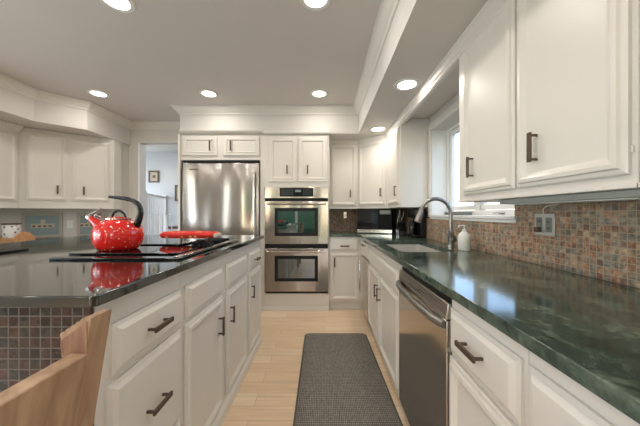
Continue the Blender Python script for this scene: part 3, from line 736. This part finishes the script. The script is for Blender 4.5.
d = build('door', MB().box(-1.694, -.776, FY-.025, FY+.048, .62, 1.775), 'fridge', t, bevel=.010, seg=4)
build('handle', MB().tube([(-.828, FY-.026, 1.655), (-.828, FY-.07, 1.655), (-.828, FY-.07, .80), (-.828, FY-.026, .80)], .012, 12), 'silver', d, smooth=True)
build('badge', MB().box(-1.61, -1.51, FY-.0265, FY-.0252, 1.690, 1.702), 'picdark', d)
d = build('freezer_drawer', MB().box(-1.694, -.776, FY-.025, FY+.048, .06, .61), 'fridge', t, bevel=.010, seg=4)
build('handle', MB().tube([(-1.60, FY-.026, .54), (-1.60, FY-.07, .54), (-.90, FY-.07, .54), (-.90, FY-.026, .54)], .012, 12), 'silver', d, smooth=True)
build('top_vent', MB().box(-1.694, -.776, FY-.004, FY+.0495, 1.786, 1.808), 'mattblack', t)

# ---------------------------------------------------------------- island
IZ = .971; IT = .029; IX = -.585; IY0, IY1 = .665, 2.425
isl = [(-2.15, .635), (-.560, .635), (-.55, .645), (-.55, 2.435), (-2.15, 2.435)]
o = build('island_worktop', MB().prism(isl, IZ-IT, IZ), 'stone2', None, origin=(-1.35, 1.5, IZ-IT), bevel=.003, seg=2)
tag(o, 'dark polished stone worktop of the island under the red kettle', 'worktop')
t = thing('kitchen_island', (-1.65, 1.5, 0), 'island base with dark mosaic tiled end facing the camera', 'island')
build('body', MB().box(-2.12, -1.186, IY0+.011, IY1, 0, IZ-IT-.001), 'cab', t, bevel=.0015)
build('tile_panel', MB().box(-2.12, -.5865, IY0, IY0+.010, 0, IZ-IT-.001), 'tileI', t)
GI = 'white island cabinets'
def isl_cab(y0, y1, lab, parts):
    t = thing('island_cabinet', (-.88, (y0+y1)/2, 0), lab, 'cabinet', GI)
    build('body', MB().box(-1.184, IX, y0+.0008, y1-.0008, 0.0005, IZ-IT-.001), 'cab', t, bevel=.0015)
    build('base_molding', MB().extr([(IX+.0003, y0+.001, .001), (IX+.022, y0+.001, .001), (IX+.022, y0+.001, .055), (IX+.010, y0+.001, .075), (IX+.0003, y0+.001, .08)], (0, y1-y0-.002, 0)), 'trimw', t)
    for p in parts: front(t, *p)
def iy(a, b, z0, z1): return ((IX, a, z0), (0, 1, 0), (1, 0, 0), b-a, z1-z0)
isl_cab(IY0+.0115, 1.080, 'white island cabinet with three stacked drawers at the near corner', [
    ('drawer',) + iy(.722, 1.068, .722, .866) + ((.173, .073), True),
    ('drawer',) + iy(.708, 1.068, .365, .705) + ((.18, .17), True),
    ('drawer',) + iy(.708, 1.068, .10, .35) + ((.18, .13), True)])
isl_cab(1.080, 1.985, 'wide white island cabinet with two doors below the cooktop', [
    ('false_drawer_front',) + iy(1.108, 1.500, .722, .868), ('false_drawer_front',) + iy(1.560, 1.955, .722, .868),
    ('door',) + iy(1.100, 1.500, .10, .705) + ((.400-.055, .455), False),
    ('door',) + iy(1.560, 1.955, .10, .705) + ((.055, .455), False)])
isl_cab(1.985, IY1, 'narrow white island cabinet at the end nearest the refrigerator', [
    ('drawer',) + iy(2.025, 2.39, .722, .868) + ((.17, .073), True),
    ('door',) + iy(2.025, 2.39, .10, .705) + ((.055, .455), False)])

# cooktop
t = thing('cooktop', (-.885, 1.5, IZ), 'black glass cooktop with steel side rail set in the island', 'cooktop')
build('base_plate', MB().box(-1.165, -.615, 1.12, 1.90, IZ+.0005, IZ+.010), 'blackgl', t, bevel=.004, seg=3)
build('side_rail', MB().box(-.650, -.622, 1.135, 1.885, IZ+.0105, IZ+.0135), 'silver', t, bevel=.001)
build('burner_plate', MB().box(-1.163, -.665, 1.205, 1.455, IZ+.0105, IZ+.018), 'blackgl', t, bevel=.003)
build('burner_plate', MB().box(-1.15, -.835, 1.56, 1.885, IZ+.0105, IZ+.018), 'blackgl', t, bevel=.003)
gr = MB()
for i in range(9): gr.box(-.815+i*.016, -.808+i*.016, 1.70, 1.885, IZ+.0105, IZ+.024)
gr.box(-.82, -.67, 1.70, 1.712, IZ+.0105, IZ+.022); gr.box(-.82, -.67, 1.873, 1.885, IZ+.0105, IZ+.022)
build('vent_grille', gr, 'mattblack', t)
for (kx, ky) in ((-.725, 1.495), (-.660, 1.495), (-.745, 1.575), (-.680, 1.575)):
    kn = build('knob', MB().lathe((kx, ky, IZ+.0105), [(.026, 0), (.026, .006), (.020, .009), (.018, .024), (.015, .027)], 20), 'dispblack', t, smooth=True)
    build('grip', MB().box(kx-.004, kx+.004, ky-.017, ky+.017, IZ+.0375, IZ+.043), 'mattblack', kn, bevel=.001)

# kettle
kx, ky, kz = -1.035, 1.335, IZ+.0185
KS = .86; k_before = set(bpy.data.meshes)
t = thing('kettle', (kx, ky, kz), 'red enamel kettle with white dots and black handle on the cooktop', 'kettle')
prof = [(.085, 0), (.098, .004), (.112, .022), (.121, .048), (.124, .075), (.121, .100), (.111, .122), (.093, .140), (.070, .151), (.050, .156)]
build('body', MB().lathe((kx, ky, kz), prof, 48), 'red', t, smooth=True)
build('lid', MB().lathe((kx, ky, kz), [(.058, .1545), (.058, .160), (.045, .166), (.015, .169), (.002, .1695)], 36), 'redpl', t, smooth=True)
build('rim', MB().lathe((kx, ky, kz), [(.057, .1555), (.064, .1555), (.064, .160), (.059, .1605)], 36, cap=False), 'silver', t, smooth=True)
arc = [(kx-.042+.084*i/10, ky, kz+.163+.036*math.sin(math.pi*i/10)**.6) for i in range(11)]
build('lid_handle', MB().tube(arc, .0065, 10), 'black', t, smooth=True)
sp = [(kx-.088, ky, kz+.105), (kx-.120, ky, kz+.128), (kx-.150, ky, kz+.150), (kx-.166, ky, kz+.163)]
build('spout', MB().tube(sp, [.034, .026, .018, .016], 18), 'redpl', t, smooth=True)
build('whistle', MB().tube([(kx-.163, ky, kz+.160), (kx-.178, ky, kz+.172)], [.019, .015], 16).tube([(kx-.170, ky, kz+.176), (kx-.135, ky, kz+.192), (kx-.105, ky, kz+.212)], [.010, .006, .004], 10).tube([(kx-.140, ky, kz+.150), (kx-.135, ky, kz+.178), (kx-.10, ky, kz+.165)], [.006, .006, .006], 8), 'silver', t, smooth=True)
hp = smooth_curve([(kx+.104, ky, kz+.120), (kx+.118, ky, kz+.150), (kx+.128, ky, kz+.190), (kx+.118, ky, kz+.228), (kx+.085, ky, kz+.252), (kx+.04, ky, kz+.262), (kx-.01, ky, kz+.268), (kx-.055, ky, kz+.272)], 5)
nr = len(hp); build('handle', MB().tube(hp, [.017-.010*(i/(nr-1))**1.2 for i in range(nr)], 12, flat=1.3), 'black', t, smooth=True)

for me_ in set(bpy.data.meshes) - k_before:
    for v_ in me_.vertices: v_.co = Vector((v_.co.x*KS, v_.co.y*KS, v_.co.z*.97))
# oven mitt
t = thing('oven_mitt', (-.80, 1.66, 1.015), 'red printed oven mitt lying across the cooktop knobs', 'oven mitt')
def blob(o0, u, v, outline, th, name, mat, parent):
    pts = smooth_curve([(a, b, 0) for a, b in outline + outline[:1]], 4)[:-1]
    c = sum(pts, Vector())/len(pts); mb = MB(); K = len(pts)
    for s, (hh_, zz) in enumerate(((.0, 0), (.9, -.0), (1.0, .35), (1.0, .65), (.86, .95), (.45, 1.0), (.0, 1.0))):
        for p in pts:
            q = c + (p-c)*max(hh_, .02)
            w = math.sin(q.x*40)*.0035
            mb.v.append(Vector(o0) + Vector(u)*q.x + Vector(v)*q.y + Z*(zz*th + (w if zz > .5 else 0)))
    for i in range(6):
        for j in range(K): mb.f.append([i*K+j, i*K+(j+1) % K, (i+1)*K+(j+1) % K, (i+1)*K+j])
    mb.f.append([j for j in range(K)]); mb.f.append([6*K+j for j in range(K)])
    return build(name, mb, mat, parent, smooth=True)
mu = Vector((1, .02, .0)).normalized(); mv = Vector((-.02, 1, 0)).normalized()
blob((-1.02, 1.62, IZ+.0445), mu, mv, [(0, .02), (.10, 0), (.22, .0), (.33, .015), (.345, .07), (.33, .125), (.22, .14), (.17, .145), (.14, .19), (.08, .215), (.05, .18), (.08, .14), (.0, .13), (-.015, .07)], .038, 'glove', 'mitt', t)
build('cuff', MB().obox((-.688, 1.637, IZ+.047), mu, mv, Z, .018, .108, .026), 'cream', t, bevel=.008)

# black board at the left of the island
o = build('cutting_board', MB().box(-1.98, -1.60, 1.22, 1.44, IZ+.0005, IZ+.009), 'mattblack', None, origin=(-1.79, 1.33, IZ), bevel=.002)
tag(o, 'thin black board lying on the island at the left edge', 'board')

# ---------------------------------------------------------------- left corner cabinets
GL = 'white wall cabinets in the left corner'; UZL = 1.226
t = thing('wall_cabinet', (-3.5, 2.4, UZL), 'white wall cabinet at the left edge of the photo with its own crown', 'cabinet', GL)
build('body', MB().box(XL+.001, -3.34, 1.7, 2.898, UZL, SOF-.003), 'cab', t, bevel=.002)
front(t, 'door', (-3.34, 2.44, 1.30), Y, (1, 0, 0), .435, .73, hd=(.06, .15))
front(t, 'door', (-3.34, 1.98, 1.30), Y, (1, 0, 0), .445, .73, hd=(.38, .15))
crown('top_molding', [(-3.34, 2.90), (-3.34, 1.7)][::-1][::-1], [(a*1.6, b) for a, b in SCROWN], SOF-.002, 'trimw', t)
P0 = Vector((-3.34, 2.90, 0)); P1 = Vector((-2.71, 3.42, 0)); du = (P1-P0).normalized(); dn = Vector((du.y, -du.x, 0))
def dist(p): return (Vector((p[0], p[1], 0))-P0).dot(du)
t = thing('wall_cabinet', (-3.1, 3.25, UZL), 'white angled two door wall cabinet in the left corner above the pictures', 'cabinet', GL)
build('body', MB().prism([(-3.3395, 2.9005), (-2.71, 3.42), (-2.71, 3.548), (-2.958, 3.548), (XL+.001, 2.9635), (XL+.001, 2.9005)], UZL, SOF-.003), 'cab', t, bevel=.002)
LL = (P1-P0).length
front(t, 'door', P0+du*.055+Z*1.315, du, dn, .325, .755, hd=(.25, .13), L=.10)
front(t, 'door', P0+du*.415+Z*1.315, du, dn, .355, .755, hd=(.115, .13), L=.10)
# counter + base below
t = thing('corner_counter', (-3.3, 2.4, 0), 'grey stone counter on white cabinets in the left corner', 'counter')
build('top', MB().prism([(XL+.001, 1.35), (-3.03, 1.35), (-3.03, 2.66), (-2.745, 2.95), (-2.745, 3.53), (-2.955, 3.53), (-2.975, 3.525), (XL+.001, 2.955)], .835, .865), 'stone2', t, bevel=.003)
build('body', MB().prism([(XL+.001, 1.36), (-3.06, 1.36), (-3.06, 2.65), (-2.77, 2.95), (-2.77, 3.52), (-2.985, 3.52), (XL+.001, 2.94)], .0005, .834), 'cab', t, bevel=.002)
for a_ in (1.40, 1.83, 2.26):
    front(t, 'door', (-3.06, a_, .10), Y, (1, 0, 0), .38, .53, hd=(.06, .42))
    front(t, 'drawer', (-3.06, a_, .65), Y, (1, 0, 0), .38, .15, hd=(.19, .075), horiz=True)
# framed pictures on the diagonal wall
Q0 = Vector((XL, 2.97, 0)); Q1 = Vector((-2.96, 3.55, 0)); qu = (Q1-Q0).normalized(); qn = Vector((qu.y, -qu.x, 0))
def ray(px):   # parameter along the diagonal wall met by the sight line through column px
    r = (px-324)/265; return (r*Q0.y-Q0.x)/(qu.x-r*qu.y)
def diag_pic(a, b, z0, z1, lab):
    w = b-a; c = Q0+qu*a
    t = thing('framed_picture', Q0+qu*((a+b)/2)+Z*z0, lab, 'picture', 'teal pictures on the left corner wall')
    f = .035; mb = MB(); o0 = c+qn*.001
    mb.obox(o0+Z*z0, qu, Z, qn, w, f, .02); mb.obox(o0+Z*(z1-f), qu, Z, qn, w, f, .02); mb.obox(o0+Z*(z0+f), qu, Z, qn, f, z1-z0-2*f, .02); mb.obox(o0+qu*(w-f)+Z*(z0+f), qu, Z, qn, f, z1-z0-2*f, .02)
    build('frame', mb, 'piccream', t, bevel=.003)
    build('picture', MB().obox(o0+qu*f+Z*(z0+f), qu, Z, qn, w-2*f, z1-z0-2*f, .008), 'teal', t)
    m = MB(); cz_ = (z0+z1)/2; cc = o0+qu*(w/2)+qn*.0082
    m.obox(cc-qu*.10+Z*(cz_-.03), qu, Z, qn, .20, .05, .004); m.obox(cc-qu*.02+Z*(cz_+.02), qu, Z, qn, .04, .05, .003)
    build('ornament', m, 'cream', t, bevel=.006)
    m = MB()
    for k_ in range(4): m.obox(cc-qu*(.085-.045*k_)+qn*.0042+Z*(cz_-.018), qu, Z, qn, .025, .02, .001)
    build('ornament_detail', m, 'picdark', t)
diag_pic(ray(21.5), ray(63), .872, 1.178, 'teal framed picture behind the wooden tray, left of the two')
diag_pic(ray(77), ray(101.5), .872, 1.178, 'teal framed picture on the corner wall behind the kettle spout')
t = thing('light_switch', Q0+qu*ray(70)+Z*1.02, 'white switch plate between the two teal pictures', 'switch')
c = Q0+qu*ray(70)+qn*.001
build('plate', MB().obox(c-qu*.03+Z*.985, qu, Z, qn, .06, .10, .005), 'winw', t, bevel=.002)
build('toggle', MB().obox(c-qu*.006+Z*1.025+qn*.0052, qu, Z, qn, .012, .022, .008), 'winw', t)
# tray and jar
t = thing('wooden_tray', (-3.42, 2.76, .8655), 'orange brown wooden tray on the left corner counter', 'tray')
tr = MB(); x0, x1, y0, y1, zz = -3.50, -3.065, 2.62, 2.815, .8656
build('bottom', MB().box(x0, x1, y0, y1, zz, zz+.012), 'tray', t, bevel=.002)
build('sides', MB().box(x0, x1, y0, y0+.012, zz+.0125, zz+.06).box(x0, x1, y1-.012, y1, zz+.0125, zz+.06), 'tray', t, bevel=.002)
for xx in (x0, x1-.02): build('end_panel', MB().extr([(xx, y0+.0125, zz+.0125), (xx, y1-.0125, zz+.0125), (xx, y1-.0125, zz+.07), (xx, (y0+y1)/2+.03, zz+.115), (xx, (y0+y1)/2-.03, zz+.115), (xx, y0+.0125, zz+.07)], (.02, 0, 0)), 'tray', t, bevel=.002)
t = thing('spotted_canister', (-3.20, 2.715, .879), 'white canister with dark spots standing in the wooden tray', 'canister')
build('body', MB().lathe((-3.20, 2.715, .879), [(.060, 0), (.066, .006), (.068, .15), (.066, .175)], 28), 'spot', t, smooth=True)
build('lid', MB().lathe((-3.20, 2.715, 1.0545), [(.070, 0), (.070, .012), (.05, .016)], 28), 'picdark', t, smooth=True)

# ---------------------------------------------------------------- floor mat
m = MB(); pts = []
mx0, mx1, my0, my1 = -.185, .405, .75, 2.57
out = [(x + (.028*(2.57-y)/1.1 if x > .1 else .014*(2.57-y)/1.1), y) for x, y in rrect(mx0, mx1, my0, my1, .05)]
m.prism(out, .0008, .009)
o = build('floor_mat', m, 'matedge', None, origin=(.11, 1.66, 0), bevel=.003)
tag(o, 'grey woven runner mat on the wooden floor between the counters', 'mat')
build('woven_top', MB().prism([(x + (.028*(2.57-y)/1.1 if x > .1 else .014*(2.57-y)/1.1), y) for x, y in rrect(mx0+.012, mx1-.012, my0+.012, my1-.012, .042)], .0092, .0108), 'mat', o)

# ---------------------------------------------------------------- wooden chair
t = thing('wooden_chair', (-.72, .34, 0), 'light wooden chair with carved post, its back toward the camera', 'chair')
def post(y0, y1, par):
    # profile in x-z: leaning back post with scalloped ear at its top
    P = [(-.470, .958), (-.474, .955)]
    n = 5; xa, za, xb, zb = -.480, .953, -.531, .918
    for i in range(n):
        ax, az = xa+(xb-xa)*i/n, za+(zb-za)*i/n; bx_, bz_ = xa+(xb-xa)*(i+1)/n, za+(zb-za)*(i+1)/n
        mx_, mz_ = (ax+bx_)/2-.0045, (az+bz_)/2+.0068
        P += [(ax-.001, az+.001), ((ax+mx_)/2-.0016, (az+mz_)/2+.0030), (mx_, mz_), ((bx_+mx_)/2-.0028, (bz_+mz_)/2+.001), (bx_-.0005, bz_)]
    P += [(-.532, .905), (-.530, .885), (-.522, .860), (-.535, .78), (-.60, .45), (-.60, .44), (-.585, .02), (-.59, .001), (-.545, .001), (-.54, .02), (-.552, .45), (-.508, .72)]
    m = MB().extr([(x, y0, z) for x, z in P], (0, y1-y0, 0))
    return build('back_post', m, 'chair', par)
p_ = post(.535, .587, t); post(.075, .125, t)
build('ear_face', MB().extr([(x, .5335, z) for x, z in ((-.478, .950), (-.502, .9335), (-.529, .914), (-.531, .903), (-.529, .888), (-.522, .8795), (-.478, .8795))], (0, .0012, 0)), 'chair_end', p_)
def slant(z): return -.474 - (.888-z)*.165
bp = MB().extr([(slant(.888), .126, .888), (slant(.888)-.036, .126, .888), (slant(.60)-.030, .126, .60), (slant(.60), .126, .60)], (0, .4085, 0))
build('back_panel', bp, 'chair', t, bevel=.003)
build('seat', MB().prism([(-.60, .06), (-.60, .60), (-1.02, .585), (-1.04, .33), (-1.02, .075)], .43, .462), 'chair', t, bevel=.01, seg=3)
for yy in (.11, .55): build('leg', MB().tube([(-.99, yy, .429), (-1.0, yy, .2), (-1.01, yy, .0005)], [.024, .028, .018], 14), 'chair', t, smooth=True)
for yy in (.11, .55): build('stretcher', MB().tube([(-.985, yy, .18), (-.592, yy, .18)], .013, 10), 'chair', t, smooth=True)

# ---------------------------------------------------------------- hall things
t = thing('stair_railing', (-3.2, 4.9, .55), 'white wooden stair railing seen through the doorway', 'railing')
a = Vector((-2.98, 4.40, 0)); b = Vector((-3.26, 5.40, 0)); ru = (b-a).normalized(); rs = Vector((ru.y, -ru.x, 0)); RL = (b-a).length
build('handrail', MB().obox(a+Z*1.475-rs*.025, ru, rs, Z, RL, .05, .04), 'hallt', t, bevel=.006)
build('bottom_rail', MB().obox(a+Z*.62-rs*.02, ru, rs, Z, RL, .04, .03), 'hallt', t)
n_ = 11
for i in range(1, n_): build('baluster', MB().obox(a+ru*(RL*i/n_-.012)+Z*.651-rs*.012, ru, rs, Z, .024, .024, .823), 'hallt', t)
for q in (a-ru*.07, b-ru*.0): build('newel_post', MB().obox(q+Z*.551-rs*.035, ru, rs, Z, .07 if q is not b else .07, .07, .99), 'hallt', t, bevel=.004)
def pic(x0, x1, z0, z1, lab, mat):
    t = thing('framed_picture', ((x0+x1)/2, hy, z0), lab, 'picture', 'small pictures in the hall')
    f = .03; m = MB(); ya, yb = hy-.022, hy-.001
    m.box(x0, x1, ya, yb, z0, z0+f); m.box(x0, x1, ya, yb, z1-f, z1); m.box(x0, x0+f, ya, yb, z0+f, z1-f); m.box(x1-f, x1, ya, yb, z0+f, z1-f)
    build('frame', m, 'picdark', t); build('mat_board', MB().box(x0+f, x1-f, hy-.012, yb, z0+f, z1-f), 'piccream', t)
    w = x1-x0; build('image', MB().box(x0+w*.38, x1-w*.33, hy-.014, hy-.0125, z0+.09, z1-.09), mat, t)
def hx(px): return (px-324)*hy/265
def hz(py): return 1.169+(213.5-py)*hy/265
pic(hx(149), hx(159.3), hz(182.5), hz(170.8), 'small dark framed picture on the hall wall above the railing', 'tablered')
pic(hx(175.3), hx(185), hz(201), hz(185), 'dark framed picture half hidden behind the refrigerator cabinet', 'teal')
# bar table
t = thing('bar_table', (-2.6, 5.15, 0), 'dark red topped table in the hall beyond the doorway', 'table')
build('tabletop', MB().box(-2.93, -2.30, 4.95, 5.35, .882, .925), 'tablered', t, bevel=.004)
for x_, y_ in ((-2.90, 4.98), (-2.34, 4.98), (-2.90, 5.31), (-2.34, 5.31)): build('leg', MB().box(x_-.02, x_+.02, y_-.02, y_+.02, .0008, .881), 'hallt', t)
def wire_chair(x, y, lab):
    t = thing('wire_chair', (x, y, 0), lab, 'chair', 'white chairs at the hall table')
    bk = MB()
    for s in (-1, 1):
        c = x+s*.043; pts = [(c-.03*s-.0*s, y, .66)] if False else []
        for i in range(15):
            a = math.pi*i/14; pts.append((c+.040*math.cos(a), y, 1.115+.045*math.sin(a)))
        pts = [(x+.02*s+.06 if s > 0 else x+.065, y, .66), ] + pts + [(x-.065 if s < 0 else x+.005, y, .66)] if False else [(c+.025, y+.02, .66)] + pts + [(c-.025, y+.02, .66)]
        bk.tube(pts, .009, 8)
    build('backrest', bk, 'hallt', t, smooth=True)
    build('seat', MB().lathe((x, y+.17, .62), [(.17, 0), (.185, .01), (.185, .03), (.17, .04)], 24), 'hallt', t, smooth=True)
    for sx_, sy_ in ((-1, -1), (1, -1), (-1, 1), (1, 1)):
        build('leg', MB().tube([(x+sx_*.10, y+.17+sy_*.10, .619), (x+sx_*.17, y+.17+sy_*.17, .0008)], .011, 8), 'hallt', t, smooth=True)
wire_chair(-2.555, 4.05, 'white wire chair with looped back seen through the doorway')
wire_chair(-2.64, 4.45, 'pale chair right of the looped white chair in the doorway')
